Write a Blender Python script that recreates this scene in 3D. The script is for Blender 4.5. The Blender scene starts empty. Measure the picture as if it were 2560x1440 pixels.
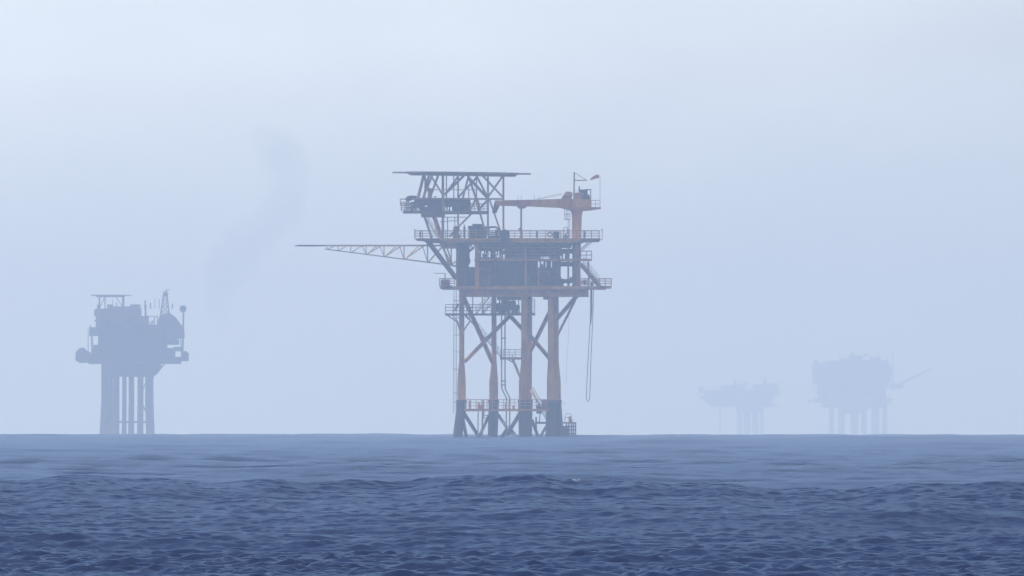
import bpy, math, random
import numpy as np
from mathutils import Vector

# ------------------------------------------------------------------ camera, world, sun, exposure
S = bpy.context.scene
COL = S.collection
R_EARTH = 6371000.0
EYE = 4.0                 # camera height above the sea, metres
FPX = 80000.0             # focal length in pixels of a 2560 px wide frame
EYE_PY = 1005.5           # row (of 1440) that lies at eye level
cam_d = bpy.data.cameras.new('camera')
cam = bpy.data.objects.new('camera', cam_d); COL.objects.link(cam)
cam.location = (0, 0, EYE); cam.rotation_euler = (math.radians(90), 0, 0)
cam_d.sensor_width = 36.0
cam_d.lens = FPX / 2560 * 36.0
cam_d.shift_y = (EYE_PY - 720) / 2560
cam_d.clip_start = 1.0; cam_d.clip_end = 80000.0
S.camera = cam
S.view_settings.view_transform = 'Standard'; S.view_settings.look = 'None'
S.view_settings.exposure = 0.0; S.view_settings.gamma = 1.0
S.render.film_transparent = False
S.cycles.use_denoising = True
S.cycles.filter_width = 1.5
S.cycles.max_bounces = 8; S.cycles.volume_bounces = 2; S.cycles.transparent_max_bounces = 16
S.cycles.caustics_reflective = False

SUN_EL, SUN_AZ = math.radians(36), math.radians(-32)   # azimuth from +Y towards +X
world = bpy.data.worlds.new('World'); S.world = world; world.use_nodes = True
nt = world.node_tree; nt.nodes.clear(); N = nt.nodes.new; Lk = nt.links.new
out = N('ShaderNodeOutputWorld'); bg = N('ShaderNodeBackground'); bg.inputs['Strength'].default_value = 1.0
sky = N('ShaderNodeTexSky'); sky.sky_type = 'NISHITA'; sky.sun_disc = False
sky.sun_elevation = SUN_EL; sky.sun_rotation = SUN_AZ; sky.air_density = 1.6; sky.dust_density = 2.0; sky.ozone_density = 1.5
skm = N('ShaderNodeVectorMath'); skm.operation = 'SCALE'; skm.inputs['Scale'].default_value = 0.07
Lk(sky.outputs[0], skm.inputs[0])
tc = N('ShaderNodeTexCoord'); sep = N('ShaderNodeSeparateXYZ'); Lk(tc.outputs['Generated'], sep.inputs[0])
# pale cloud layer: thick at the horizon, thinning overhead so blue comes through
lowr = N('ShaderNodeMapRange'); lowr.inputs[1].default_value = -0.001; lowr.inputs[2].default_value = 0.0125
Lk(sep.outputs['Z'], lowr.inputs[0])
pale = N('ShaderNodeMix'); pale.data_type = 'RGBA'
pale.inputs[6].default_value = (0.54, 0.665, 0.86, 1); pale.inputs[7].default_value = (0.87, 0.95, 1.06, 1)
Lk(lowr.outputs[0], pale.inputs[0])
az = N('ShaderNodeMapRange'); az.inputs[1].default_value = -0.018; az.inputs[2].default_value = 0.020
az.inputs[3].default_value = 1.11; az.inputs[4].default_value = 0.90; Lk(sep.outputs['X'], az.inputs[0])
mp = N('ShaderNodeMapping'); mp.inputs['Scale'].default_value = (70, 70, 150); Lk(tc.outputs['Generated'], mp.inputs[0])
cn = N('ShaderNodeTexNoise'); cn.inputs['Scale'].default_value = 1.0; cn.inputs['Detail'].default_value = 3.0; Lk(mp.outputs[0], cn.inputs[0])
cr = N('ShaderNodeMapRange'); cr.inputs[1].default_value = 0.3; cr.inputs[2].default_value = 0.7
cr.inputs[3].default_value = 0.91; cr.inputs[4].default_value = 1.09; Lk(cn.outputs[0], cr.inputs[0])
mm = N('ShaderNodeMath'); mm.operation = 'MULTIPLY'; Lk(az.outputs[0], mm.inputs[0]); Lk(cr.outputs[0], mm.inputs[1])
ps = N('ShaderNodeVectorMath'); ps.operation = 'SCALE'; Lk(pale.outputs[2], ps.inputs[0]); Lk(mm.outputs[0], ps.inputs['Scale'])
hi = N('ShaderNodeMapRange'); hi.inputs[1].default_value = 0.015; hi.inputs[2].default_value = 0.25
hi.inputs[3].default_value = 0.0; hi.inputs[4].default_value = 0.85; hi.interpolation_type = 'SMOOTHSTEP'
Lk(sep.outputs['Z'], hi.inputs[0])
mx = N('ShaderNodeMix'); mx.data_type = 'RGBA'; Lk(hi.outputs[0], mx.inputs[0]); Lk(ps.outputs[0], mx.inputs[6]); Lk(skm.outputs[0], mx.inputs[7])
Lk(mx.outputs[2], bg.inputs['Color']); Lk(bg.outputs[0], out.inputs['Surface'])

sun_d = bpy.data.lights.new('sun', 'SUN'); sun_d.energy = 2.8; sun_d.angle = math.radians(14); sun_d.color = (0.88, 0.94, 1.0)
sun = bpy.data.objects.new('sun', sun_d); COL.objects.link(sun)
dirv = Vector((math.sin(SUN_AZ) * math.cos(SUN_EL), math.cos(SUN_AZ) * math.cos(SUN_EL), math.sin(SUN_EL)))
sun.rotation_euler = dirv.to_track_quat('Z', 'Y').to_euler()

# ------------------------------------------------------------------ helpers
def mat(name, col, rough=0.6, metal=0.0, var=0.25, scale=0.6, col2=None):
    m = bpy.data.materials.new(name); m.use_nodes = True; t = m.node_tree
    b = t.nodes['Principled BSDF']; b.inputs['Roughness'].default_value = rough; b.inputs['Metallic'].default_value = metal
    c = t.nodes.new('ShaderNodeTexCoord'); mpn = t.nodes.new('ShaderNodeMapping'); mpn.inputs['Scale'].default_value = (1, 1, 0.35)
    n = t.nodes.new('ShaderNodeTexNoise'); n.inputs['Scale'].default_value = scale; n.inputs['Detail'].default_value = 5; n.inputs['Roughness'].default_value = 0.65
    t.links.new(c.outputs['Object'], mpn.inputs[0]); t.links.new(mpn.outputs[0], n.inputs[0])
    r = t.nodes.new('ShaderNodeValToRGB'); e = r.color_ramp.elements
    c2 = col2 or tuple(x * (1 - var) for x in col)
    e[0].position = 0.38; e[0].color = (*c2, 1); e[1].position = 0.62; e[1].color = (*col, 1)
    t.links.new(n.outputs[0], r.inputs[0]); t.links.new(r.outputs[0], b.inputs['Base Color'])
    return m
MT = {
 'orange': mat('weathered_orange_paint', (0.95, 0.47, 0.08), 0.55, col2=(0.55, 0.22, 0.07), scale=0.45),
 'rust':   mat('rusty_steel', (0.85, 0.40, 0.10), 0.75, col2=(0.45, 0.19, 0.08), scale=0.5),
 'yellow': mat('faded_yellow_paint', (0.92, 0.66, 0.26), 0.55, col2=(0.70, 0.48, 0.2), scale=0.5),
 'grey':   mat('grey_steel', (0.58, 0.36, 0.15), 0.6, col2=(0.32, 0.17, 0.10), scale=0.5),
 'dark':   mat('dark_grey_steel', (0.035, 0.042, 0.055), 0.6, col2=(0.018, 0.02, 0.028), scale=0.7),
 'brown':  mat('brown_steel', (0.22, 0.10, 0.065), 0.7, col2=(0.09, 0.045, 0.035), scale=0.8),
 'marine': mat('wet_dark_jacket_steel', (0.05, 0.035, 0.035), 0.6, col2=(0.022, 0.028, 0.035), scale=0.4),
 'red':    mat('red_cloth', (0.85, 0.20, 0.10), 0.8, col2=(0.7, 0.17, 0.1)),
 'pale':   mat('pale_galvanised_steel', (0.36, 0.37, 0.38), 0.5, col2=(0.25, 0.26, 0.27)),
 'rope':   mat('grey_rope', (0.10, 0.11, 0.13), 0.9),
 'glass':  mat('dark_cab_glass', (0.02, 0.025, 0.03), 0.15),
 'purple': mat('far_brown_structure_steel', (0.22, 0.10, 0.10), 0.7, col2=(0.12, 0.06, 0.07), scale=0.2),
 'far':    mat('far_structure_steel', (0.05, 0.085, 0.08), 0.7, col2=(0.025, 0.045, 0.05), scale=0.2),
}
def tag(o, label=None, cat=None, group=None, kind=None):
    for k, v in (('label', label), ('category', cat), ('group', group), ('kind', kind)):
        if v: o[k] = v
    return o
def empty(name, loc, label, cat, group=None):
    o = bpy.data.objects.new(name, None); COL.objects.link(o); o.location = loc; o.empty_display_size = 2
    return tag(o, label, cat, group)
def link_mesh(name, v, f, m, parent=None, smooth=False):
    me = bpy.data.meshes.new(name); me.from_pydata(v, [], f); me.update()
    if m: me.materials.append(MT[m] if isinstance(m, str) else m)
    if smooth: me.polygons.foreach_set('use_smooth', [True] * len(me.polygons))
    o = bpy.data.objects.new(name, me); COL.objects.link(o); o.parent = parent
    return o
class G:
    """collects boxes, bars and plates given in picture pixels at a depth, scaled to metres"""
    def __init__(s, f): s.f = f; s.v = []; s.fc = []; s.el = []
    def P(s, px, py, y): return s.f.P(px, py, y)
    def add(s, vs, fs):
        k = len(s.v); kf = len(s.fc); s.v += [tuple(x) for x in vs]; s.fc += [tuple(i + k for i in q) for q in fs]; s.el.append((k, len(s.v), kf, len(s.fc))); return s
    def box(s, x0, y0, x1, y1, d0, d1):          # px rectangle, depth range in metres
        a = s.P(x0, y1, d0); b = s.P(x1, y0, d1)
        vs = [(x, y, z) for z in (a.z, b.z) for y in (a.y, b.y) for x in (a.x, b.x)]
        return s.add(vs, [(0,2,3,1),(4,5,7,6),(0,1,5,4),(2,6,7,3),(0,4,6,2),(1,3,7,5)])
    def poly(s, pts, d0, d1):                    # px outline extruded in depth
        n = len(pts); vs = [s.P(x, y, d0) for x, y in pts] + [s.P(x, y, d1) for x, y in pts]
        return s.add(vs, [tuple(range(n)), tuple(range(2*n-1, n-1, -1))] + [(i, i+n, (i+1) % n + n, (i+1) % n) for i in range(n)])
    def tube(s, pts, ws, n=8):                   # polyline of (px,py,depth) with widths in px
        ps = [s.P(*p) for p in pts]
        if not isinstance(ws, (list, tuple)): ws = [ws] * len(ps)
        vs = []; fs = []
        for i, p in enumerate(ps):
            t = (ps[min(i+1, len(ps)-1)] - ps[max(i-1, 0)]).normalized()
            u = t.cross(Vector((0, 1, 0)));
            if u.length < 1e-3: u = t.cross(Vector((1, 0, 0)))
            u.normalize(); w = t.cross(u); r = ws[i] / 2 / s.f.s
            vs += [p + (u * math.cos(6.28318*k/n) + w * math.sin(6.28318*k/n)) * r for k in range(n)]
        for i in range(len(ps)-1):
            fs += [(i*n+k, i*n+(k+1) % n, (i+1)*n+(k+1) % n, (i+1)*n+k) for k in range(n)]
        fs += [tuple(range(n))[::-1], tuple(range((len(ps)-1)*n, len(ps)*n))]
        return s.add(vs, fs)
    def bar(s, a, b, w, n=6): return s.tube([a, b], w, n)
    def fence(s, x0, x1, yb, h, d0, d1, step=22, w=1.3, sides=True, rows=3):
        """guard rail round a rectangular deck edge"""
        for d in (d0, d1):
            for k in range(rows): s.bar((x0, yb-h*(rows-k)/rows, d), (x1, yb-h*(rows-k)/rows, d), w if k == 0 else w*.8, 4)
            n = max(1, round((x1-x0)/step))
            for i in range(n+1): s.bar((x0+(x1-x0)*i/n, yb, d), (x0+(x1-x0)*i/n, yb-h, d), w, 4)
        if sides:
            for x in (x0, x1):
                for k in range(rows): s.bar((x, yb-h*(rows-k)/rows, d0), (x, yb-h*(rows-k)/rows, d1), w*.8, 4)
        return s
    def ladder(s, a, b, w, d=0, step=5, lw=1.1, rail=None):
        """stair or ladder flight: two strings and treads; w = width in metres of depth"""
        (x0, y0), (x1, y1) = a, b
        for e in (0, w): s.bar((x0, y0, d+e), (x1, y1, d+e), lw*1.8, 4)
        L = math.hypot(x1-x0, y1-y0); n = max(2, int(L/step))
        for i in range(n+1): s.bar((x0+(x1-x0)*i/n, y0+(y1-y0)*i/n, d), (x0+(x1-x0)*i/n, y0+(y1-y0)*i/n, d+w), lw, 4)
        if rail:
            for e in (0, w):
                for q in (rail, rail*.5): s.bar((x0, y0-q, d+e), (x1, y1-q, d+e), lw*.8, 4)
                for i in range(0, n+1, 3): 
                    X, Y = x0+(x1-x0)*i/n, y0+(y1-y0)*i/n; s.bar((X, Y, d+e), (X, Y-rail, d+e), lw*.8, 4)
        return s
    def vessel(s, x0, y0, x1, y1, d, horiz=True):
        """tank with domed ends"""
        if horiz:
            yc, w, e = (y0+y1)/2, (y1-y0), (y1-y0)*.3
            return s.tube([(x0, yc, d), (x0+e*.4, yc, d), (x0+e, yc, d), (x1-e, yc, d), (x1-e*.4, yc, d), (x1, yc, d)], [w*.3, w*.75, w, w, w*.75, w*.3], 12)
        xc, w, e = (x0+x1)/2, (x1-x0), (x1-x0)*.3
        return s.tube([(xc, y0, d), (xc, y0+e*.4, d), (xc, y0+e, d), (xc, y1-e, d), (xc, y1-e*.4, d), (xc, y1, d)], [w*.3, w*.75, w, w, w*.75, w*.3], 12)
    def build(s, name, m, parent=None, off=None):
        v = s.v
        if off is not None: v = [(a-off[0], b-off[1], c-off[2]) for a, b, c in v]
        if parent is None: return link_mesh(name, v, s.fc, m, parent)
        # pieces that do not touch become parts of their own
        bb = []
        for a, b, _, _ in s.el:
            q = np.array(v[a:b]); bb.append((q.min(0) - .12, q.max(0) + .12))
        lab = list(range(len(bb)))
        def root_(i):
            while lab[i] != i: i = lab[i]
            return i
        for i in range(len(bb)):
            for j in range(i):
                if (bb[i][0] <= bb[j][1]).all() and (bb[j][0] <= bb[i][1]).all(): lab[root_(i)] = root_(j)
        cl = {}
        for i in range(len(bb)): cl.setdefault(root_(i), []).append(i)
        best = None
        for ids in sorted(cl.values(), key=len, reverse=True):
            vv = []; ff = []
            for i in ids:
                a, b, c, d = s.el[i]; k = len(vv) - a; vv += v[a:b]; ff += [tuple(x + k for x in q) for q in s.fc[c:d]]
            o = link_mesh(name, vv, ff, m, parent); best = best or o
        return best
class Frame:
    """a place at a distance: local metres with the origin on the water under it"""
    def __init__(s, cx, dist):
        s.cx = cx; s.d = dist; s.s = FPX / dist; s.drop = dist * dist / (2 * R_EARTH)
        s.base = EYE_PY + (EYE + s.drop) * s.s
        s.loc = Vector(((cx - 1280) / s.s, dist, -s.drop))
    def P(s, px, py, y): return Vector(((px - s.cx) / s.s, y, (s.base - py) / s.s))
    def W(s, px, py, y): return s.loc + s.P(px, py, y)

# ------------------------------------------------------------------ sea
def build_sea():
    rng = np.random.default_rng(11)
    # distances of the rows
    d = [6.0]
    while d[-1] < 560: d.append(d[-1] * 1.035 + 0.3)
    while d[-1] < 640: d.append(d[-1] + 0.6)
    while d[-1] < 1130: d.append(d[-1] + 0.18)
    while d[-1] < 8200: d.append(d[-1] + min(5.0, 0.36 * (d[-1] / 1130) ** 2.1))
    while d[-1] < 29500: d.append(d[-1] * 1.04)
    d = np.array(d)
    half = 0.0175
    a = list(np.linspace(-half, half, 680)); st = a[1] - a[0]
    r = []; x = half
    while x < math.pi: st *= 1.12; x += st; r.append(min(x, math.pi))
    a = np.array([-q for q in r[::-1]][1:] + a + r)
    nd, na = len(d), len(a)
    D = d[:, None]; A = a[None, :]
    X = (D * np.sin(A)).astype(np.float32); Y = (D * np.cos(A)).astype(np.float32)
    sd = np.gradient(d)[:, None]; sa = (np.gradient(a)[None, :] * D)
    cell = np.maximum(sd * 0.55, sa)
    Z = np.zeros_like(X); DX = np.zeros_like(X); DY = np.zeros_like(X)
    comps = []
    def grp(n, l0, l1, slope, spread, mean=-1.2):
        for i in range(n):
            lam = l0 * (l1 / l0) ** ((i + rng.random()) / n)
            th = mean + rng.normal() * spread
            comps.append((lam, th, slope * lam / 6.283 * (0.6 + 0.8 * rng.random()), rng.random() * 6.283))
    grp(12, 26, 75, 0.006, 0.45, -1.5)
    grp(26, 9, 26, 0.007, 0.55, -1.35)
    grp(30, 3, 9, 0.010, 0.6, -1.3)
    grp(36, 0.9, 2.6, 0.034, 0.6, -1.3)
    grp(48, 0.36, 0.9, 0.056, 0.75, -1.3)
    # gustiness: the short waves come in patches
    gust = 1 + 0.35 * np.sin(X * 0.09 + 1.3 * np.sin(Y * 0.013)) * np.sin(Y * 0.031 + 1.1 * np.sin(X * 0.05)) 
    gust = gust * np.where(Y > 1700, 0.7, np.clip(1.0 - 0.62 * (Y - 760) / 280, 0.38, 1.0)) * np.clip(0.62 + 0.33 * (Y - 640) / 150, 0.6, 0.9)
    for lam, th, amp, ph in comps:
        k = 6.2831853 / lam
        att = np.clip((lam / cell - 2.5) / 3.0, 0, 1)
        kx, ky = k * math.cos(th), k * math.sin(th)
        rows = np.where(att.max(axis=1) > 0)[0]
        if len(rows) == 0: continue
        i0, i1 = rows[0], rows[-1] + 1
        p = (kx * X[i0:i1].astype(np.float64) + ky * Y[i0:i1] + ph) % 6.2831853
        p = p.astype(np.float32)
        aa = (amp * att[i0:i1]).astype(np.float32)
        if lam > 9: aa = aa * np.clip(1 + (Y[i0:i1] - 2500) / 2500, 1, 1.7).astype(np.float32)
        elif lam > 2: aa = aa * np.clip(1 + (Y[i0:i1] - 1700) / 800, 1, 1.7).astype(np.float32)
        if lam < 5: aa = aa * np.clip(1 + (Y[i0:i1] - 1650) / 500, 1, 1.8).astype(np.float32)
        if lam < 3: aa = aa * gust[i0:i1].astype(np.float32)
        c = np.cos(p) * aa; s_ = np.sin(p) * aa
        Z[i0:i1] += c
        q = 0.7
        DX[i0:i1] -= s_ * math.cos(th) * q; DY[i0:i1] -= s_ * math.sin(th) * q
    # long swell travelling towards the camera; one high crest about a kilometre away
    yy = Y + 0.06 * X + 6 * np.sin(X * 0.16 + 0.5) * 0.6
    crest = 1040.0
    env = 0.32 + 1.04 * np.exp(-((yy - crest) / 95.0) ** 2)
    along = 1 + 0.06 * np.sin(X * 0.42 + 0.8) + 0.03 * np.sin(X * 0.95 + 2.0) + 0.03 * np.sin(X * 2.1)
    along = along - 0.0045 * np.clip(X, -40, 40)
    Z += (env * along * np.cos((yy - crest) * 6.2831853 / 190.0) * np.clip(Y / 200, 0, 1)).astype(np.float32)
    foam = np.zeros_like(X)
    def patch(px, py, dist, w, dep, s):
        cx = (px - 1280) / FPX * dist
        ang = np.exp(-(((X - cx) / w) ** 2 + ((Y - dist) / dep) ** 2))
        np.maximum(foam, ang * s, out=foam)
        return ang
    b = patch(1443, 1200, 1044, 0.36, 1.0, 0.95); Z += (0.06 * b).astype(np.float32)
    patch(46, 1331, 853, 0.05, 1.2, 1.1); patch(1642, 1377, 800, 0.05, 1.2, 1.1)
    Xf = X + DX; Yf = Y + DY
    Zf = Z - (D ** 2) / (2 * R_EARTH)
    co = np.stack([Xf, Yf, Zf], axis=-1).reshape(-1, 3).astype(np.float32)
    idx = np.arange(nd * na, dtype=np.int32).reshape(nd, na)
    q = np.stack([idx[:-1, :-1], idx[:-1, 1:], idx[1:, 1:], idx[1:, :-1]], axis=-1).reshape(-1, 4)[:, ::-1]
    me = bpy.data.meshes.new('sea')
    me.vertices.add(len(co)); me.vertices.foreach_set('co', co.ravel())
    me.loops.add(q.size); me.loops.foreach_set('vertex_index', np.ascontiguousarray(q).ravel())
    me.polygons.add(len(q)); me.polygons.foreach_set('loop_start', np.arange(0, q.size, 4, dtype=np.int32))
    me.polygons.foreach_set('use_smooth', np.ones(len(q), dtype=bool))
    me.update(calc_edges=True)
    at = me.attributes.new('foam', 'FLOAT', 'POINT'); at.data.foreach_set('value', foam.ravel().astype(np.float32))
    m = bpy.data.materials.new('sea_water'); m.use_nodes = True; t = m.node_tree
    b = t.nodes['Principled BSDF']
    nn = t.nodes.new
    at_n = nn('ShaderNodeAttribute'); at_n.attribute_name = 'foam'
    tcn = nn('ShaderNodeTexCoord')
    def noise(sx, sy, scale, det):
        mpn = nn('ShaderNodeMapping'); mpn.inputs['Scale'].default_value = (sx, sy, 1); t.links.new(tcn.outputs['Object'], mpn.inputs[0])
        n = nn('ShaderNodeTexNoise'); n.inputs['Scale'].default_value = scale; n.inputs['Detail'].default_value = det; t.links.new(mpn.outputs[0], n.inputs[0]); return n
    fnz = noise(1, .6, 14, 5)
    fm = nn('ShaderNodeMath'); fm.operation = 'MULTIPLY'; t.links.new(at_n.outputs['Fac'], fm.inputs[0]); t.links.new(fnz.outputs[0], fm.inputs[1])
    fr = nn('ShaderNodeMapRange'); fr.inputs[1].default_value = 0.36; fr.inputs[2].default_value = 0.62; fr.inputs[4].default_value = 0.75; t.links.new(fm.outputs[0], fr.inputs[0])
    dif = nn('ShaderNodeBsdfDiffuse'); dif.inputs['Color'].default_value = (0.001, 0.015, 0.102, 1)
    glo = nn('ShaderNodeBsdfGlossy'); glo.inputs['Color'].default_value = (0.49, 0.68, 1.0, 1); glo.inputs['Roughness'].default_value = 0.10
    lw = nn('ShaderNodeLayerWeight'); lw.inputs['Blend'].default_value = 0.5
    pw = nn('ShaderNodeMath'); pw.operation = 'POWER'; pw.inputs[1].default_value = 7.0; t.links.new(lw.outputs['Facing'], pw.inputs[0])
    fc = nn('ShaderNodeMapRange'); fc.inputs[3].default_value = 0.01; fc.inputs[4].default_value = 0.43; t.links.new(pw.outputs[0], fc.inputs[0])
    wmx = nn('ShaderNodeMixShader'); t.links.new(fc.outputs[0], wmx.inputs[0]); t.links.new(dif.outputs[0], wmx.inputs[1]); t.links.new(glo.outputs[0], wmx.inputs[2])
    fo = nn('ShaderNodeBsdfDiffuse'); fo.inputs['Color'].default_value = (0.75, 0.8, 0.85, 1)
    fmx = nn('ShaderNodeMixShader'); t.links.new(fr.outputs[0], fmx.inputs[0]); t.links.new(wmx.outputs[0], fmx.inputs[1]); t.links.new(fo.outputs[0], fmx.inputs[2])
    t.links.new(fmx.outputs[0], t.nodes['Material Output'].inputs['Surface']); t.nodes.remove(b)
    n1 = noise(1, .55, 2.2, 5); n2 = noise(1, .6, 0.45, 3)
    ad = nn('ShaderNodeMath'); ad.operation = 'MULTIPLY_ADD'; ad.inputs[1].default_value = 2.2; t.links.new(n2.outputs[0], ad.inputs[0]); t.links.new(n1.outputs[0], ad.inputs[2])
    bp = nn('ShaderNodeBump'); bp.inputs['Strength'].default_value = 0.8; bp.inputs['Distance'].default_value = 0.07
    t.links.new(ad.outputs[0], bp.inputs['Height']); [t.links.new(bp.outputs[0], q.inputs['Normal']) for q in (dif, glo, lw)]
    me.materials.append(m)
    o = bpy.data.objects.new('sea', me); COL.objects.link(o); tag(o, kind='structure')
    return o
build_sea()

# ------------------------------------------------------------------ main platform
F = Frame(1280, 5000.0)
root = empty('gas_platform', F.loc, 'large orange and grey gas platform on tall legs, the sharpest and nearest of the four', 'offshore platform', 'gas platforms standing in the hazy sea')
def g(): return G(F)
# legs: upper tube, swelling transition, dark battered jacket leg
legs = [ # top x, mid x, foot x, depth, top w, mid w, foot w
 (1154.5, 1154, 1138, -9, 13, 21.5, 24, 'orange'), (1235, 1234, 1230, 9, 12.5, 22.5, 25, 'orange'),
 (1311, 1309, 1310, -9, 16, 24, 25, 'rust'), (1323, 1320, 1319, 9, 15, 20, 21, 'orange'),
 (1376.5, 1378, 1374, -9, 14, 22, 25, 'orange'), (1390, 1392, 1401, 9, 14, 21, 26, 'orange')]
for i, (xt, xm, xf, d, wt, wm, wf, m) in enumerate(legs):
    lg = g().tube([(xt, 736, d), (xt, 902, d), (xt+(xm-xt)*.8, 945, d), (xm, 962, d), (xm, 1013, d)], [wt, wt, wm*.93, wm, wm], 16).build('leg', m, root)
    d2 = d * 1.12
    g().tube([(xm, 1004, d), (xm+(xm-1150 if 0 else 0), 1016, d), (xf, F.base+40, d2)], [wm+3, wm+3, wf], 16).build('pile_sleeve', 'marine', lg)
    g().tube([(xm, 1000, d), (xm, 1006, d)], [wm+5, wm+5], 16).build('collar', 'brown', lg)
def brace(a, b, w, m='rust'): g().bar(a, b, w, 12).build('brace', m, root)
for a, b, w, m in [
 ((1157, 738, -9), (1231, 905, 8), 11, 'orange'), ((1163, 903, -9), (1275, 789, 8), 10, 'orange'),
 ((1275, 789, 8), (1311, 829, -8), 10, 'rust'),
 ((1373, 782, -8), (1328, 874, 8), 10, 'rust'), ((1322, 835, -8), (1374, 896, 8), 10, 'rust'),
 ((1442, 740, 0), (1394, 795, 7), 10.5, 'rust'), ((1437, 752, 2), (1394, 838, 7), 6, 'rust'),
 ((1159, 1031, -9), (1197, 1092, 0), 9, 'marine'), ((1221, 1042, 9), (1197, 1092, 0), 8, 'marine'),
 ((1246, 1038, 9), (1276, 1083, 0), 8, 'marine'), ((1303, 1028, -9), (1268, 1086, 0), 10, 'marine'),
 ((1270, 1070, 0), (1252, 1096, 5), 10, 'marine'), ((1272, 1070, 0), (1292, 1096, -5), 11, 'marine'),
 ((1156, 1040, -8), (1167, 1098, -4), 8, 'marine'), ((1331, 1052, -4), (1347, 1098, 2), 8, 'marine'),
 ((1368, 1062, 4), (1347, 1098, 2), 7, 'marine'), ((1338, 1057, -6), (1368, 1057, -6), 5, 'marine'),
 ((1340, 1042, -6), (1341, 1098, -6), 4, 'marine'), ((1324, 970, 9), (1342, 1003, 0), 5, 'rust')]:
    brace(a, b, w, m)
# catwalk level with rails
cw = g().box(1160, 1022, 1372, 1028, -10.6, -8.4).box(1160, 1022, 1372, 1028, 8.4, 10.6).build('catwalk', 'orange', root)
g().fence(1163, 1368, 1022, 23, -10.6, 10.4, 14, 1.6).build('railing', 'orange', cw)
gb = g()
for x0, x1, y0, y1 in ((1194, 1200, 1005, 1022), (1206, 1211, 1000, 1022), (1262, 1267, 1008, 1022), (1271, 1276, 1005, 1022), (1198, 1207, 1012, 1022), (1172, 1176, 1002, 1022), (1281, 1287, 1014, 1022)):
    gb.box(x0, y0, x1, y1, -8, -6.5)
gb.build('valve_stand', 'orange', root)
g().box(1341, 1012, 1354, 1034, -9, -6).box(1344, 1009, 1350, 1012, -8, -7).bar((1350, 1034, -7), (1348, 1060, -7), 2.5).build('control_cabinet', 'dark', root)
g().box(1352, 1016, 1366, 1022, -8, -5).box(1354, 1000, 1368, 1016, -8.2, -7.6).build('sign_panel', 'rust', root)
st = g().ladder((1371, 1058), (1354, 1028), 1.2, -8, 5, 1.2, 14).build('stair', 'grey', root)
g().bar((1322, 962, 9.6), (1352, 1015, 6), 3, 6).bar((1332, 968, 9.6), (1352, 1003, 6), 2, 6).build('stair', 'grey', root)
# boat landing at the right foot
bl = g()
for x in (1416, 1422, 1428, 1433, 1438.5): bl.bar((x, 1056, -9), (x, 1102, -9), 3.4); bl.bar((x, 1056, -4), (x, 1102, -4), 3)
for y in (1057, 1066, 1075, 1084): bl.box(1404, y-1.6, 1440, y+1.6, -9.4, -3.6)
bl.box(1406, 1068, 1424, 1098, -8, -5); bl.build('boat_landing', 'brown', root)
g().box(1421.5, 1043, 1427.5, 1056, -8, -7).tube([(1424.5, 1046, -7.5), (1424.5, 1041, -7.5)], [9, 6], 8).box(1427, 1048, 1431, 1056, -8, -7).build('mooring_post', 'orange', root)
lr = g()
for a, b in (((1412, 1056), (1412, 1044)), ((1412, 1044), (1416, 1034)), ((1416, 1034), (1427, 1034)), ((1427, 1034), (1430, 1046)), ((1412, 1044), (1420, 1044)), ((1407, 1008), (1413, 1008))): lr.bar((a[0], a[1], -8), (b[0], b[1], -8), 1.3, 4)
lr.build('railing', 'rust', root)

# access platforms between the legs
ap = g().box(1113, 784, 1229, 788.5, -10.5, 10).box(1229, 782, 1338, 788.5, -9, 9).build('access_deck', 'brown', root)
g().fence(1114, 1228, 784, 22, -10.4, -7, 20, 1.7).fence(1330, 1337, 784, 36, -6, -3, 7, 1.5, True, 6).build('railing', 'grey', ap)
g().bar((1118, 788, -8), (1144, 806, -9), 3.2).bar((1144, 806, -9), (1152, 832, -9), 4).bar((1131, 788, -8), (1146, 806, -9), 2.4).bar((1160, 826, -9), (1175, 803, -8), 3.4).bar((1163, 789, -8), (1175, 800, -8), 5).build('knee_brace', 'rust', ap)
hg = g()
for x in (1182, 1206): hg.bar((x, 742, -8), (x, 786, -8), 2.6)
hg.bar((1168, 772, -9), (1181, 768, -9), 4).bar((1146, 760, -9), (1138, 776, -9), 6)
hg.build('hanger_post', 'grey', root)
g().ladder((1190, 785), (1224, 744), 1.4, -7, 5, 1.5, 13).ladder((1207, 785), (1236, 750), 1.0, 2, 6, 1.5, 12).build('stair', 'grey', root)
g().ladder((1166, 790), (1252, 892), 1.2, -3, 4, 1.5, 16).build('stair', 'grey', root)
g().ladder((1280, 898), (1299, 944), 1.2, -4, 4, 1.6, 12).build('stair', 'grey', root)
mid = g().box(1250, 893, 1305, 899, -6, 4).build('landing', 'grey', root)
g().fence(1258, 1303, 893, 19, -6, 4, 15, 1.5).bar((1272, 900, -4), (1286, 908, -5), 3).bar((1286, 908, -5), (1300, 945, -8), 4).build('railing', 'grey', mid)
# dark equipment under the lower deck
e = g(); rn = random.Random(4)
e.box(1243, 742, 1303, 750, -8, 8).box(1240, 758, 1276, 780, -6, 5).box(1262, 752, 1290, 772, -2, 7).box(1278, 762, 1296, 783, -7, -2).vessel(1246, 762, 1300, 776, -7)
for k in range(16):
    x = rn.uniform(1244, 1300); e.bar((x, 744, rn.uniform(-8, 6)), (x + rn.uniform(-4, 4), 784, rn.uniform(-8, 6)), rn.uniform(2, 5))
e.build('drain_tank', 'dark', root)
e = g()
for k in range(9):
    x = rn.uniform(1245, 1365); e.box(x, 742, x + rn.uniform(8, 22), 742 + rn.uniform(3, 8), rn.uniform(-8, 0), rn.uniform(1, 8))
e.build('pipework', 'dark', root)
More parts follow.
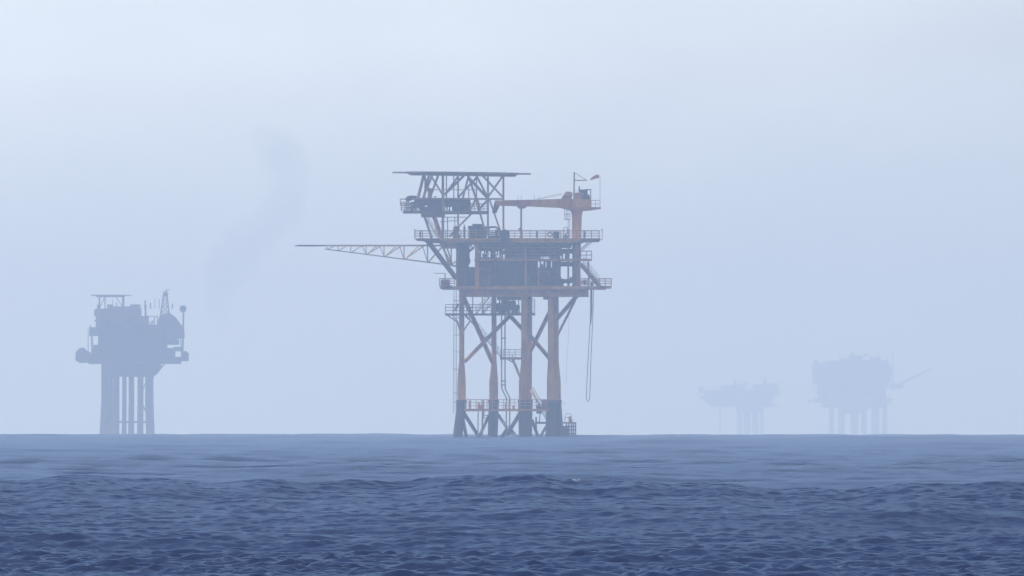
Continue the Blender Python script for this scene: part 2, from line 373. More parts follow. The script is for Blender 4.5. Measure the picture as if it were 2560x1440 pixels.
# risers and conductor pipes
for x in (1254, 1262.5):
    g().tube([(x, 780, -2), (x, 945, -2), (x+.5, 972, -2), (x+12, 995, -2), (x+12, 1026, -2), (x+11, 1080, -2)], 3.2, 8).build('riser_pipe', 'grey', root)
g().box(1252, 844, 1265, 847, -2.6, -1.4).box(1252, 951, 1265, 954, -2.6, -1.4).box(1252, 961, 1265, 964, -2.6, -1.4).build('pipe_clamp', 'grey', root)
for x, w in ((1195.5, 2.6), (1206.5, 4)): g().bar((x, 1028, -4), (x-1, 1100, -4), w, 8).build('riser_pipe', 'grey', root)
g().ladder((1211, 1026), (1207, 1052), 1.2, -4, 5, 1.3).bar((1208, 1040, -4), (1222, 1037, -4), 2).bar((1208, 1045, -4), (1220, 1044, -4), 2).build('ladder', 'grey', root)
ld = g()
ld.bar((1135, 726, -10), (1134, 1032, -10), 1.2, 4).bar((1142, 726, -10), (1141, 1032, -10), 1.2, 4)
for y in range(730, 1032, 6): ld.bar((1135, y, -10), (1142, y, -10), .9, 4)
for y in (752, 795, 838, 880, 924, 983, 1005): ld.bar((1134, y, -10), (1150, y, -9), 1.6, 4)
ld.build('ladder', 'pale', root)

# cellar deck
cd = g().box(1106, 716, 1515, 724, -11.5, 11.5).box(1100, 714, 1130, 722, -11.5, 6).box(1502, 715, 1528, 721.5, -11.5, 4).build('cellar_deck', 'orange', root)
g().fence(1099, 1137, 715, 18, -11.4, 4, 12, 1.5).fence(1453, 1528, 715, 18, -11.4, 4, 15, 1.6).build('railing', 'rust', cd)
gd = g().box(1148, 724, 1471, 742, -9.6, -8.6).box(1148, 724, 1471, 742, 8.6, 9.6)
for x in range(1148, 1470, 20): gd.box(x, 724.5, x+3, 741.5, -8.6, 8.6)
gd.box(1147, 739.5, 1472, 742.4, -10, -8.4)
gd.build('deck_girder', 'rust', root)
# columns between decks
for x, w, d, m in ((1145, 9, -9, 'brown'), (1235, 9, 8, 'orange'), (1193, 11, -9.6, 'rust'), (1314, 4.5, -9.8, 'orange'), (1315, 10, -5, 'brown'), (1420.5, 4.5, -5, 'grey')):
    g().bar((x, 607, d), (x, 716, d), w, 10).build('column', m, root)
for a, b, w, m in (((1068, 601, -9), (1141, 697, -9), 12.5, 'brown'), ((1068, 601, 9), (1141, 697, 9), 12, 'brown'), ((1452, 660, 2), (1499, 716, 0), 10.5, 'grey'),
                   ((1451, 624, 0), (1478, 600, -6), 2.6, 'grey'), ((1455, 626, 6), (1485, 600, 4), 2.2, 'grey'), ((1471, 654, -4), (1472, 716, -4), 4, 'grey'),
                   ((1106, 610, -9), (1122, 660, -9), 5, 'yellow')):
    brace(a, b, w, m)
g().ladder((1458, 656), (1499, 706), 1.2, -8, 5, 1.1, 14).build('stair', 'grey', root)
# middle deck
mdk = g().box(1186, 647.5, 1452, 653, -10, 10).box(1450, 647.5, 1479, 652.5, -9, 3).build('mezzanine_deck', 'rust', root)
g().fence(1452, 1479, 648, 20, -9, 3, 14, 1.5, True, 2).build('railing', 'grey', mdk)
# main deck
md = g().box(1042, 596.5, 1500, 602, -11.5, 11.5).box(1066, 602, 1458, 607.5, -11, 11).build('main_deck', 'orange', root)
g().fence(1037, 1498, 596.5, 19.5, -11.4, 11.2, 19, 1.45).bar((1497, 600, -11), (1506, 600, -11), 1.6).bar((1505, 573, -11), (1505, 600, -11), 1.7).bar((1505, 573, -11), (1504, 579, -11), 3).bar((1037, 577, -11), (1037, 573, -11), 2.4).bar((1037, 597, -11), (1043, 601, -11), 2).build('railing', 'grey', md)
g().box(1250, 596, 1430, 607.8, -11.8, -11.5).build('fascia', 'orange', md)
g().poly([(1040, 597), (1044, 602), (1068, 606), (1100, 607), (1100, 597)], -11.6, -10).poly([(1452, 606), (1497, 605), (1499, 597), (1452, 597)], -11.6, 6).build('deck_edge', 'brown', md)
g().box(1104, 607, 1150, 621, -8, 8).box(1100, 603, 1106, 616, -8, -4).build('boom_anchor', 'yellow', root)
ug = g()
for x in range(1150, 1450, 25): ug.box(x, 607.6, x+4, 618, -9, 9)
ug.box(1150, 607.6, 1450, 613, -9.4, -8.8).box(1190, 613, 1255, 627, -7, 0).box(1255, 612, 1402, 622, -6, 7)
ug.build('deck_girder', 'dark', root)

# process equipment between the decks: many separate parts
def equip(name, m, fn): o = g(); fn(o); return o.build(name, m, root)
equip('vessel', 'dark', lambda o: o.vessel(1141, 664, 1166, 716, -6, False).vessel(1160, 672, 1180, 716, -3, False).vessel(1150, 640, 1176, 664, 0, True))
equip('machinery_skid', 'brown', lambda o: o.box(1148, 612, 1174, 648, -4, 6).box(1150, 648, 1172, 668, -2, 5).poly([(1146, 648), (1186, 614), (1186, 622), (1152, 652)], -8.8, -8.2))
equip('machinery_skid', 'dark', lambda o: o.box(1152, 668, 1194, 714, -6, 6).box(1186, 690, 1196, 712, -8, -4))
equip('compressor', 'brown', lambda o: o.box(1190, 632, 1200, 650, -8, 4).box(1197, 652, 1231, 668, -6, 4).box(1200, 664, 1228, 714, -8, 2).vessel(1198, 668, 1230, 684, -9))
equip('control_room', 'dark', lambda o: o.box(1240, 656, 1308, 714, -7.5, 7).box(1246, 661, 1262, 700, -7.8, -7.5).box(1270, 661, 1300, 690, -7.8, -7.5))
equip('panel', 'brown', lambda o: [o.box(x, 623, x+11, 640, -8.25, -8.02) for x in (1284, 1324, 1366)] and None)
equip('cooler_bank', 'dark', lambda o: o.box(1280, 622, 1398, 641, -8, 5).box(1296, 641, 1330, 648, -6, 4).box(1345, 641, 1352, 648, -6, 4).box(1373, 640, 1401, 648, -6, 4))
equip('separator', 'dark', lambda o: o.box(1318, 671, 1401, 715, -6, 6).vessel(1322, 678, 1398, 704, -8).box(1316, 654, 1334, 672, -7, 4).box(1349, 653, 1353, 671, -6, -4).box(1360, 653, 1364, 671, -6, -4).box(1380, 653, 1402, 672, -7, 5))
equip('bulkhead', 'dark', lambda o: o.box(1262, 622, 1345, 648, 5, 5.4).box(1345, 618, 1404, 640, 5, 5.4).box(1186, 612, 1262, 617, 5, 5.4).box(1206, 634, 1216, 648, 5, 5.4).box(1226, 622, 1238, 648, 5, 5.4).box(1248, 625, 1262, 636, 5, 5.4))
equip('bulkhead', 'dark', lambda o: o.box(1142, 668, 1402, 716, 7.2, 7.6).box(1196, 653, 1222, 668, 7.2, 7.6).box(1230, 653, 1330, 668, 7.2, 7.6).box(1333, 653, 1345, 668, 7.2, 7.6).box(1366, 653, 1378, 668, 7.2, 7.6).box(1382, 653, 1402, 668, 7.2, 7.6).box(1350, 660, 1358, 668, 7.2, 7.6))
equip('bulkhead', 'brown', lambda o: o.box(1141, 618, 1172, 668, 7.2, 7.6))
equip('cable_tray', 'grey', lambda o: [o.box(1200, y, 1400, y+1.6, -9.2, -8.6) for y in (619, 627, 635, 643)] and None)
def pipes(o, x0, x1, y0, y1, n, seed, hz=.4, dmin=-9.5):
    r = random.Random(seed)
    for k in range(n):
        x = r.uniform(x0, x1); y = r.uniform(y0, y1); d = r.uniform(dmin, 4); w = r.uniform(1.4, 3.6)
        if r.random() < hz:
            L = r.uniform(10, 40); o.tube([(x, y, d), (min(x+L, x1), y, d), (min(x+L, x1), min(y+r.uniform(4, 20), y1), d)], w, 6)
        else: o.bar((x, y0, d), (x, y1, d), w)
        if r.random() < .5: o.box(x-2.5, y-2, x+2.5, y+2, d-.5, d+.5)
equip('pipe_manifold', 'dark', lambda o: pipes(o, 1200, 1255, 613, 648, 22, 5, .65))
equip('pipe_manifold', 'grey', lambda o: pipes(o, 1255, 1400, 613, 648, 26, 8, .6))
equip('pipe_manifold', 'brown', lambda o: pipes(o, 1236, 1312, 655, 715, 16, 3, .6, -10.2))
equip('pipe_manifold', 'grey', lambda o: pipes(o, 1240, 1310, 655, 712, 7, 63, .7, -10.4))
equip('pipe_manifold', 'brown', lambda o: pipes(o, 1196, 1240, 650, 715, 16, 13, .4))
equip('pipe_manifold', 'dark', lambda o: pipes(o, 1316, 1402, 655, 715, 12, 21, .5, -9))
equip('pipe_manifold', 'rust', lambda o: pipes(o, 1320, 1400, 672, 714, 8, 71, .8, -10.4))
equip('pipe_manifold', 'brown', lambda o: pipes(o, 1150, 1192, 668, 715, 10, 33, .5, -9.5))
equip('duct', 'dark', lambda o: o.box(1395, 612, 1428, 620, -5, 3).box(1404, 627, 1408, 648, -4, -2).box(1412, 627, 1424, 648, -4, 0).box(1398, 622, 1432, 634, -2, 0).box(1401, 655, 1431, 666, -5, 3).box(1402, 698, 1430, 708, -6, 3).box(1400, 697, 1409, 716, -6, 0).box(1418, 708, 1424, 716, -4, 2).box(1424, 693, 1434, 704, -7, -4))
equip('valve_wheel', 'dark', lambda o: o.tube([(1461, 704, -8), (1461, 710, -8)], [6, 6], 10).bar((1461, 700, -8), (1461, 715, -8), 2).box(1458, 702, 1464, 712, -8.2, -7.8).box(1476, 705, 1482, 715, -5, -3))

# support of the accommodation module and helideck: lower frame
hf = root
def col(x, y0, y1, w, d, m='grey'): g().bar((x, y0, d), (x, y1, d), w, 8).build('column', m, root)
col(1107.5, 438, 598, 6.5, -8); col(1116, 438, 520, 3, 6); col(1145, 438, 590, 4.4, 8); col(1220, 438, 590, 5, -8); col(1258.5, 438, 598, 5, 8); col(1134.5, 438, 500, 2.6, 0); col(1191, 438, 500, 3.4, 8); col(1172, 470, 500, 2.4, 0)
for a, b, w in [
 ((1060, 438, -8), (1045, 497, -8), 6), ((1072, 438, 8), (1057, 497, 8), 4.5), ((1081, 438, -8), (1058, 497, -8), 4.5), ((1095, 438, 8), (1076, 490, 8), 4.5),
 ((1060, 438, -8), (1078, 497, 8), 5), ((1076, 470, 8), (1072, 500, 8), 8), ((1063, 440, 0), (1062, 497, 0), 3),
 ((1078, 440, 8), (1110, 492, 8), 3.5), ((1160, 440, -8), (1111, 488, -8), 5), ((1145, 440, 8), (1112, 486, 8), 4), ((1172, 440, -8), (1157, 497, -8), 4), ((1171, 440, -8), (1190, 497, -8), 4.5),
 ((1172, 446, -8), (1218, 494, -8), 6), ((1192, 442, 8), (1144, 494, 8), 4), ((1193, 442, 8), (1219, 494, -8), 4), ((1207, 439, 8), (1257, 492, 8), 4), ((1257, 439, 8), (1220, 494, -8), 4),
 ((1190, 497, -8), (1175, 528, -8), 4), ((1192, 500, -8), (1200, 532, -8), 7), ((1218, 502, -8), (1200, 520, 0), 4), ((1224, 500, -8), (1252, 580, 8), 3.4),
 ((1062, 543, -8), (1080, 596, -8), 5), ((1085, 541, 8), (1105, 598, 8), 9), ((1178, 536, -8), (1146, 566, 8), 3.8), ((1201, 536, -8), (1212, 575, -8), 4),
 ((1146, 566, 8), (1125, 590, 2), 5), ((1260, 572, 8), (1250, 590, 4), 4)]:
    brace(a, b, w * 1.22, 'grey')
g().bar((1075, 475, -8), (1191, 475.5, -8), 1.8).build('brace', 'grey', root)
g().ladder((1064, 545), (1094, 592), 2.0, -5, 5, 1.3, 14).build('stair', 'grey', root)
g().bar((1100, 555, -8), (1122, 555, -8), 2).bar((1122, 552, 2), (1146, 552, 2), 2).bar((1110, 543, 0), (1165, 543, 0), 2).bar((1119, 543, 0), (1119, 598, 0), 2.6).bar((1137, 543, 2), (1137, 570, 2), 2).build('pipe_support', 'grey', root)
# intermediate module deck
ib = g().box(1110, 528, 1221, 535, -9, 9).box(1008, 527, 1060, 533.5, -9, 6).box(1053, 529, 1112, 543, -9, 8).build('module_deck', 'brown', root)
g().box(1170, 496, 1259, 500.5, -8.6, -7.4).box(1030, 495.5, 1171, 499, -8.6, 8).build('walkway', 'grey', root)
mb = g().box(1070, 498, 1176, 517, -6, 6).box(1036, 498, 1072, 514, -7, 3).box(1028, 505, 1062, 520, -5, 4).box(1050, 517, 1108, 529, -8, 7).box(1056, 514, 1062, 530, -7, -5)
mb.box(1130, 515, 1170, 528, -2, 6).box(1140, 505, 1148, 529, -7, -4).box(1158, 512, 1174, 528, -6, 3)
mb.build('accommodation_module', 'dark', root)
e = g(); pipes(e, 1012, 1060, 505, 528, 16, 41, .5, -8); pipes(e, 1110, 1176, 498, 528, 18, 43, .5, -8); e.build('pipework', 'dark', root)
g().fence(1003, 1050, 528, 19, -8.8, 5, 9, 1.3, True, 4).fence(1176, 1218, 528, 18, -8.8, 8, 12, 1.3, True, 3).fence(1001, 1016, 513, 15, -8, 2, 12, 1.5, True, 2).build('railing', 'grey', ib)
g().box(1003, 512.5, 1034, 514.5, -8, 2).build('small_platform', 'grey', root)
g().poly([(1012, 499), (1019, 491), (1026, 489.5), (1041, 490), (1043, 497), (1030, 500), (1020, 505)], -6, 1).build('sloping_cover', 'dark', root)
g().box(1084, 491, 1092, 493, -2, 0).bar((1088, 493, -1), (1088, 498, -1), 1.2).box(1045, 495, 1060, 505, -4, 0).build('vent', 'dark', root)
# helideck: octagonal plate with beams and thin safety net frame round it
def octo(o, cx, hw, y0, y1, depth, chamf=.42):
    pts = []
    for sx, sy in ((-1, -chamf), (-chamf, -1), (chamf, -1), (1, -chamf), (1, chamf), (chamf, 1), (-chamf, 1), (-1, chamf)):
        pts.append((cx + sx*hw, sy*depth))
    vs = [o.P(x, y1(x), d) for x, d in pts] + [o.P(x, y0(x), d) for x, d in pts]; n = 8
    return o.add(vs, [tuple(range(n)), tuple(range(2*n-1, n-1, -1))] + [(i, i+n, (i+1) % n + n, (i+1) % n) for i in range(n)])
tilt = lambda x: (x - 1155) * 0.012
hd = octo(g(), 1155, 142, lambda x: 430.6 + tilt(x), lambda x: 435 + tilt(x), 11).build('helideck', 'grey', root)
hb = g()
for d in (-8, 0, 8): hb.poly([(1018, 434.8+tilt(1018)), (1293, 434.8+tilt(1293)), (1288, 439.6+tilt(1288)), (1026, 439+tilt(1026))], d-.25, d+.25)
for x in range(1035, 1290, 22): hb.box(x, 435+tilt(x), x+2.5, 438.3+tilt(x), -8, 8)
hb.build('deck_beam', 'grey', hd)
octo(g(), 1154, 173, lambda x: 432.0 + tilt(x) - (0 if x < 1200 else .4), lambda x: 434.3 + tilt(x), 13).build('safety_net', 'grey', hd)

# flare boom
fb = g()
fb.box(0, 0, 0, 0, 0, 0) if 0 else None
top = lambda x: 614.0
bot = lambda x: 622 + (x - 812) * (660 - 622) / (1108 - 812)
for d in (-1.2, 1.2): fb.tube([(812, 614.5, d*.4), (1150, 614.5, d*1.6)], 2.6, 6)
fb.tube([(812, 622.5, 0), (1118, bot(1118)+.5, 0)], [2.4, 3.4], 6)
flare = fb.build('flare_boom', 'yellow', root)
g().tube([(738, 614.6, 0), (785, 614.8, 0), (830, 614, 0)], [2.6, 3.0, 2.0], 8).bar((780, 611.5, 0), (780, 615, 0), 2).bar((745, 613, 0), (800, 613.4, 0), 1.8).build('flare_tip', 'dark', flare)
g().tube([(800, 612.7, 0), (1105, 612.4, 0)], 1.5, 6).build('gas_pipe', 'grey', flare)
nodes = [(818, 840), (846, 868), (878, 905), (916, 954), (961, 1004), (1011, 1060), (1070, 1108)]
wb = g()
prev = None
for i, (xb, xt) in enumerate(nodes):
    xv = xb - 1
    wb.bar((xv, 614, -.8), (xv, bot(xv), 0), 1.6 + i*.2)                    # vertical
    if i > 2: wb.bar((xv-7-i, 614, .9), (xv, bot(xv), 0), 1.6 + i*.12)      # far side
    wb.bar((xb+1, bot(xb), 0), (xt, 614, -.8), 2.0 + i*.28)
    if i > 2 and i < 6: wb.bar((xb+1, bot(xb), 0), (xt-8-i, 614, .9), 1.9 + i*.15)
wb.bar((1108, 622, -1), (1128, 660, -1), 4.5).bar((1118, 621, 1), (1130, 658, 1), 3.4).bar((1128, 662, 0), (1146, 650, 0), 3).bar((1128, 618, 0), (1128, 660, 0), 3)
wb.build('web_member', 'yellow', flare)
g().tube([(1104, 656, 0), (1128, 663, 0), (1146, 667, 0)], 5, 8).build('hinge', 'yellow', flare)

# ------------------------------------------------------------------ crane on its pedestal
CR = F.W(1440, 596, -2)
crane = empty('pedestal_crane', CR, 'orange pedestal crane with box boom laid level to the left on the platform roof', 'crane')
off = F.P(1440, 596, -2)
def cb(o, name, m, par=crane): return o.build(name, m, par, off)
cb(g().tube([(1441, 742, -2), (1441, 640, -2), (1441.5, 597, -2), (1442, 540, -2), (1442, 530, -2), (1442, 524, -2)], [21, 21, 23, 25, 29, 34], 20), 'pedestal', 'orange')
cb(g().box(1428, 518, 1502, 523, -5, 2).poly([(1455, 523), (1502, 521), (1502, 519), (1498, 523), (1470, 527), (1430, 529), (1418, 524)], -4, 1), 'slewing_platform', 'rust')
bm = cb(g().poly([(1238, 502), (1262, 501), (1330, 499.5), (1405, 497.5), (1418, 508), (1418, 525), (1400, 520), (1320, 516.5), (1250, 514.5), (1240, 514)], -3.2, -1.0), 'boom', 'orange')
cb(g().poly([(1238, 501), (1252, 502), (1249, 515), (1241, 533), (1231, 533), (1231, 526)], -2.8, -1.4).bar((1236, 533, -2), (1236, 538, -2), 2.4), 'boom_tip', 'dark', bm)
cr_ = g()
for x, h in ((1295, 10), (1303, 12), (1336, 14), (1347, 11)): cr_.bar((x, 500, -2), (x, 500-h, -2), .8, 4)
cr_.tube([(1405, 486, -2), (1380, 492, -2), (1340, 498, -2)], .8, 4).bar((1405, 484, -2), (1345, 497, -2), .7, 4)
cb(cr_, 'boom_cable', 'rope', bm)
cb(g().poly([(1292, 515), (1318, 515), (1315, 519), (1309, 522), (1297, 522), (1294, 519)], -3.0, -1.2), 'rest_pad', 'rust', bm)
cb(g().poly([(1403, 500), (1406, 490), (1409, 489), (1412, 481), (1422, 479), (1431, 482), (1431, 490), (1428, 496), (1432, 498), (1432, 524), (1420, 526), (1406, 520)], -4, 0).vessel(1411, 479, 1431, 496, -4.2), 'winch', 'rust')
mh = cb(g().box(1430, 498, 1478, 520, -4.4, 0.6).poly([(1433, 483), (1448, 481), (1462, 487), (1474, 492), (1478, 499), (1433, 499)], -4, 0), 'machinery_house', 'orange')
cb(g().box(1447, 474, 1469, 489, -3, 0).box(1464, 473, 1478, 475.5, -3, 0).bar((1476.5, 474, -2.5), (1477, 498, -2.5), 2.2).bar((1448, 466, -1.5), (1448, 476, -1.5), 3.5).box(1456, 487, 1474, 498, -4.6, -4), 'operator_cab', 'dark')
cb(g().bar((1435.5, 430, -2), (1435, 484, -2), 3.6, 8).bar((1436, 432, -2), (1467, 451, -2), 1.4, 4).bar((1437, 451, -2), (1468, 451, -2), 2.6, 4).bar((1434, 478, -2), (1450, 476, -2), 1, 4), 'gantry_mast', 'grey')
cb(g().fence(1478, 1500, 519, 18, -4.8, 1.5, 11, 1.1, True, 2), 'railing', 'grey')
lg = g()
for x in (1411, 1417, 1425): lg.bar((x, 524, -6), (x, 549, -6), 1.0, 4)
for y in range(526, 551, 4): lg.bar((1411, y, -6), (1425, y, -6), .9, 4)
lg.bar((1411, 549, -6), (1426, 549, -6), 1.6, 4).bar((1411, 537, -6), (1426, 537, -6), 1.4, 4)
lg.bar((1420, 549, -5), (1420, 598, -5), 1, 4).bar((1424, 549, -5), (1424, 598, -5), 1, 4)
for y in range(552, 598, 5): lg.bar((1420, y, -5), (1424, y, -5), .8, 4)
cb(lg, 'ladder_cage', 'pale')
# boom rest
br = empty('boom_rest', F.W(1303, 596.5, -2), 'thin upright post under the middle of the crane boom', 'post')
o2 = F.P(1303, 596.5, -2)
g().bar((1303, 522, -2), (1303, 596.5, -2), 4.6, 8).build('post', 'grey', br, o2)
g().box(1299, 590, 1307, 596.5, -3, -1).poly([(1296, 572), (1301, 568), (1301, 580), (1297, 578)], -2.4, -1.6).build('base', 'rust', br, o2)

# ------------------------------------------------------------------ loose things on the platform
def thing(name, m, px, py, d, fn, label, cat, group=None):
    o = g(); fn(o); ob = o.build(name, m, None, F.P(px, py, d)); ob.location = F.W(px, py, d)
    return tag(ob, label, cat, group)
# windsock
ws = empty('windsock', F.W(1500, 519, -3), 'red windsock blown left from a thin pole at the far right of the crane', 'windsock')
o3 = F.P(1500, 519, -3)
g().bar((1500, 440, -3), (1500, 519, -3), 1.2, 6).bar((1500, 441, -3), (1496, 441, -3), 1, 4).build('pole', 'pale', ws, o3)
g().tube([(1497, 441.5, -3), (1492, 441, -3), (1486, 443.5, -3), (1480, 447, -3), (1475.5, 449.5, -3)], [9.5, 9.5, 8, 6, 3], 12).build('sock', 'red', ws, o3)
thing('storage_tank', 'brown', 1113, 714, -9, lambda o: o.box(1103, 701, 1123.5, 714, -11, -7).box(1104.5, 699.5, 1122, 701, -10.8, -7.2).box(1102.5, 704, 1103, 712, -10.8, -7.2), 'square brown tank on the lower left corner of the lower deck', 'tank')
thing('davit', 'grey', 1113, 714, -10.8, lambda o: o.bar((1113, 684, -11.2), (1113, 701, -11.2), 3, 8).bar((1086, 684, -11.2), (1113, 684, -11.2), 1.6, 6), 'small L shaped davit arm over the brown tank at left', 'davit')
thing('generator', 'dark', 1195, 596, 0, lambda o: (o.box(1173, 572, 1196, 596, -5, 3), o.box(1179, 566, 1217, 596, -3, 4), o.box(1181, 560, 1206, 567, -2, 3), o.box(1170, 565, 1182, 573, -4, 1), o.vessel(1176, 580, 1215, 592, -5.4), o.box(1198, 575, 1217, 596, -5, -2)), 'big dark machinery block on the main deck behind the helideck columns', 'generator')
thing('exhaust_stack', 'brown', 1161, 596, 0, lambda o: (o.bar((1161, 566, 0), (1161, 596, 0), 5, 10), o.bar((1161, 561, 0), (1161, 567, 0), 2.4, 8)), 'short brown upright stack just left of the big dark machinery block', 'stack')
thing('ventilator', 'grey', 1141, 596, 2, lambda o: (o.tube([(1141, 596, 2), (1141, 582, 2), (1141, 572, 2), (1141, 567, 2), (1141, 565, 2)], [12, 12, 17, 14, 6], 12), o.box(1133, 586, 1150, 596, 0, 4)), 'grey round capped ventilator left of the brown stack on the main deck', 'ventilator')
thing('pump_skid', 'dark', 1234, 596, 0, lambda o: (o.tube([(1219, 572, -2), (1226, 568, -2), (1240, 568, -2), (1248, 574, -2), (1250, 590, -2)], 5, 8), o.box(1222, 590, 1250, 596, -4, 2), o.box(1226, 580, 1238, 583, -4, 2), o.box(1238, 574, 1246, 596, -3, 1), o.bar((1222, 572, -2), (1222, 596, -2), 4), o.box(1224, 585, 1246, 587, -4, 2)), 'dark arched pipe skid between the big machinery block and the tall cabinet', 'pump skid')
thing('switch_cabinet', 'dark', 1263, 622, -11.9, lambda o: (o.box(1251, 578, 1274, 622, -13.5, -11.95), o.box(1256, 575, 1266, 578, -13.2, -12)), 'tall dark cabinet hanging over the orange edge of the main deck', 'cabinet')
def ring(name, px, py, r, d, label, group):
    v = []; f = []; n, k = 20, 6
    for i in range(n):
        a = 6.28318*i/n
        for j in range(k):
            b = 6.28318*j/k; rr = (r + 1.8*math.cos(b))/F.s
            v.append((rr*math.cos(a), 1.6/F.s*math.sin(b), rr*math.sin(a)))
    for i in range(n):
        for j in range(k): f.append((i*k+j, ((i+1) % n)*k+j, ((i+1) % n)*k+(j+1) % k, i*k+(j+1) % k))
    o = link_mesh(name, v, f, 'rust'); o.location = F.W(px, py, d); return tag(o, label, 'life ring', group)
ring('life_ring', 1374.5, 587, 5.5, -11.7, 'dark round life ring on the main deck rail left of the small box', 'life rings on the deck rails')
ring('life_ring', 1461, 707, 5.5, -11.7, 'round life ring on the lower deck rail right of the crane column', 'life rings on the deck rails')
thing('equipment_box', 'dark', 1391, 596.4, -9, lambda o: (o.box(1384, 581, 1398, 596.4, -10, -7), o.box(1383, 580, 1399, 581.4, -10.2, -6.8), o.box(1386, 583, 1396, 595, -10.1, -10)), 'dark square box on the main deck left of the crane pedestal', 'box')
thing('hose_reel', 'pale', 1413, 596.4, -8, lambda o: (o.tube([(1408, 596, -8), (1409, 572, -8), (1413, 568, -8), (1418, 570, -8), (1419, 578, -8)], 1.8, 6), o.bar((1412, 590, -8.5), (1420, 578, -8.5), 3), o.tube([(1408, 594, -8), (1416, 584, -8), (1422, 574, -8)], 2.4, 6), o.box(1408, 588, 1422, 596.4, -9, -7)), 'pale curved hose rack beside the crane pedestal at main deck level', 'hose rack')
for px, lb in ((1342, 'small dark bollard shaped locker halfway along the main deck rail'), (1051, 'small dark locker at the left end of the main deck rail'), (1461.5, 'small locker on the main deck rail right of the crane pedestal')):
    thing('deck_locker', 'dark', px, 596.4, -10.5, lambda o, px=px: (o.box(px-2.2, 582, px+2.2, 594, -11, -10), o.tube([(px, 584, -10.5), (px, 578.5, -10.5)], [4, 2.5], 8), o.bar((px, 590, -10.5), (px, 596.4, -10.5), 2, 6)), lb, 'locker', 'small lockers along the main deck rail')
# looped hose hanging from the lower deck
thing('hanging_hose', 'rope', 1480, 724, -6, lambda o: (o.tube([(1476.5, 724, -6), (1475.5, 800, -6), (1471, 880, -6), (1468, 940, -6), (1466, 985, -6), (1466, 998, -6), (1469.5, 1005, -6), (1473.5, 998, -6), (1474.5, 985, -6), (1477, 900, -6), (1481.5, 800, -6), (1484, 724, -6)], 1.7, 6), o.tube([(1479, 724, -6), (1479, 775, -6), (1477, 812, -6)], [3.5, 3.5, 1.5], 6)), 'long thin hose hanging in a narrow loop from the lower deck at right', 'hose')
thing('hanging_rope', 'rope', 1421, 742, 0, lambda o: o.tube([(1423, 742, 0), (1421, 850, 0), (1417, 900, 0), (1416, 960, 0)], .45, 4), 'very faint thin rope hanging beside the right hand legs', 'rope')

# ------------------------------------------------------------------ hazy platform on the left
F2 = Frame(330, 10500.0)
r2 = empty('gas_platform', F2.loc, 'blue grey compact platform in haze at the left, with a tall spiky top', 'offshore platform', 'gas platforms standing in the hazy sea')
def h(): return G(F2)
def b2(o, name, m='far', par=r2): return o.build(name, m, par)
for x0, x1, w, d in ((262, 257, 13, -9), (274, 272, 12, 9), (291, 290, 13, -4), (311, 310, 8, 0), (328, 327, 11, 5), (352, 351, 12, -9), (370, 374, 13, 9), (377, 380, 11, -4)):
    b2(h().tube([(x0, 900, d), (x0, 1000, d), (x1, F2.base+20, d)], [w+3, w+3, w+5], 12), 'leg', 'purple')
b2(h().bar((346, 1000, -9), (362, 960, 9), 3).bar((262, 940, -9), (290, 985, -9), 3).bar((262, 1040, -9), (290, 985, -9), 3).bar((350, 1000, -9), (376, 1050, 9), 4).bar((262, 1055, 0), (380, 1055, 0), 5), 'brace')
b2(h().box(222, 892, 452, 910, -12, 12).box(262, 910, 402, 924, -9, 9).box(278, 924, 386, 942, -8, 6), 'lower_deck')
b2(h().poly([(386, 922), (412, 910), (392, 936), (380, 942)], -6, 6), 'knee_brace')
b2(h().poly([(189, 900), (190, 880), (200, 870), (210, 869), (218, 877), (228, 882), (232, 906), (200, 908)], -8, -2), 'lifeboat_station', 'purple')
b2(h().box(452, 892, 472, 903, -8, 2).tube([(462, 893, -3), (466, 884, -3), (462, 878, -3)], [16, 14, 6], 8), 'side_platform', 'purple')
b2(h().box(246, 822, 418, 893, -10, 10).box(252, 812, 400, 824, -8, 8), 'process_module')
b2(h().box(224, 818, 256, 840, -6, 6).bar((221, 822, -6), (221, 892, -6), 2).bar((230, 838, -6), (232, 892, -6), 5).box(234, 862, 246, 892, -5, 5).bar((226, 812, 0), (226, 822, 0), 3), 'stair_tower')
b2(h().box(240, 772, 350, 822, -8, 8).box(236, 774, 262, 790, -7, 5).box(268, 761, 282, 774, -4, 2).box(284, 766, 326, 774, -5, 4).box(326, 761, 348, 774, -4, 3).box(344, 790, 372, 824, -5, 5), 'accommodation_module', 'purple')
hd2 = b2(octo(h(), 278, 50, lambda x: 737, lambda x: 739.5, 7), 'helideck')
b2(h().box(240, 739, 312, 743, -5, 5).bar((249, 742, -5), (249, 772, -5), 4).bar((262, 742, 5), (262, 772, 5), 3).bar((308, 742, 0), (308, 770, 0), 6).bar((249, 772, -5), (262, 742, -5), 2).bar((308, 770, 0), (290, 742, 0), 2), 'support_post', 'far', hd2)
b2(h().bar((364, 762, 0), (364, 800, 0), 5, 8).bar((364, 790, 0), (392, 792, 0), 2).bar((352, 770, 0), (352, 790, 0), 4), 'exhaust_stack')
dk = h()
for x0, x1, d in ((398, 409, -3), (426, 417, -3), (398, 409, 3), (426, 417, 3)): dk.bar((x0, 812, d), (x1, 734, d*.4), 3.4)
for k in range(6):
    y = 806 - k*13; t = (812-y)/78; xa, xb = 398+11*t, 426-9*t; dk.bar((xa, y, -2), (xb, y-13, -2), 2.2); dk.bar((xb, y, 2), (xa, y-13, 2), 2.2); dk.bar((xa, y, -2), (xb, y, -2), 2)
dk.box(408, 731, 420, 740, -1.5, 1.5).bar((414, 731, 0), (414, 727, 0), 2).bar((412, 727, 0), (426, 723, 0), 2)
b2(dk, 'derrick')
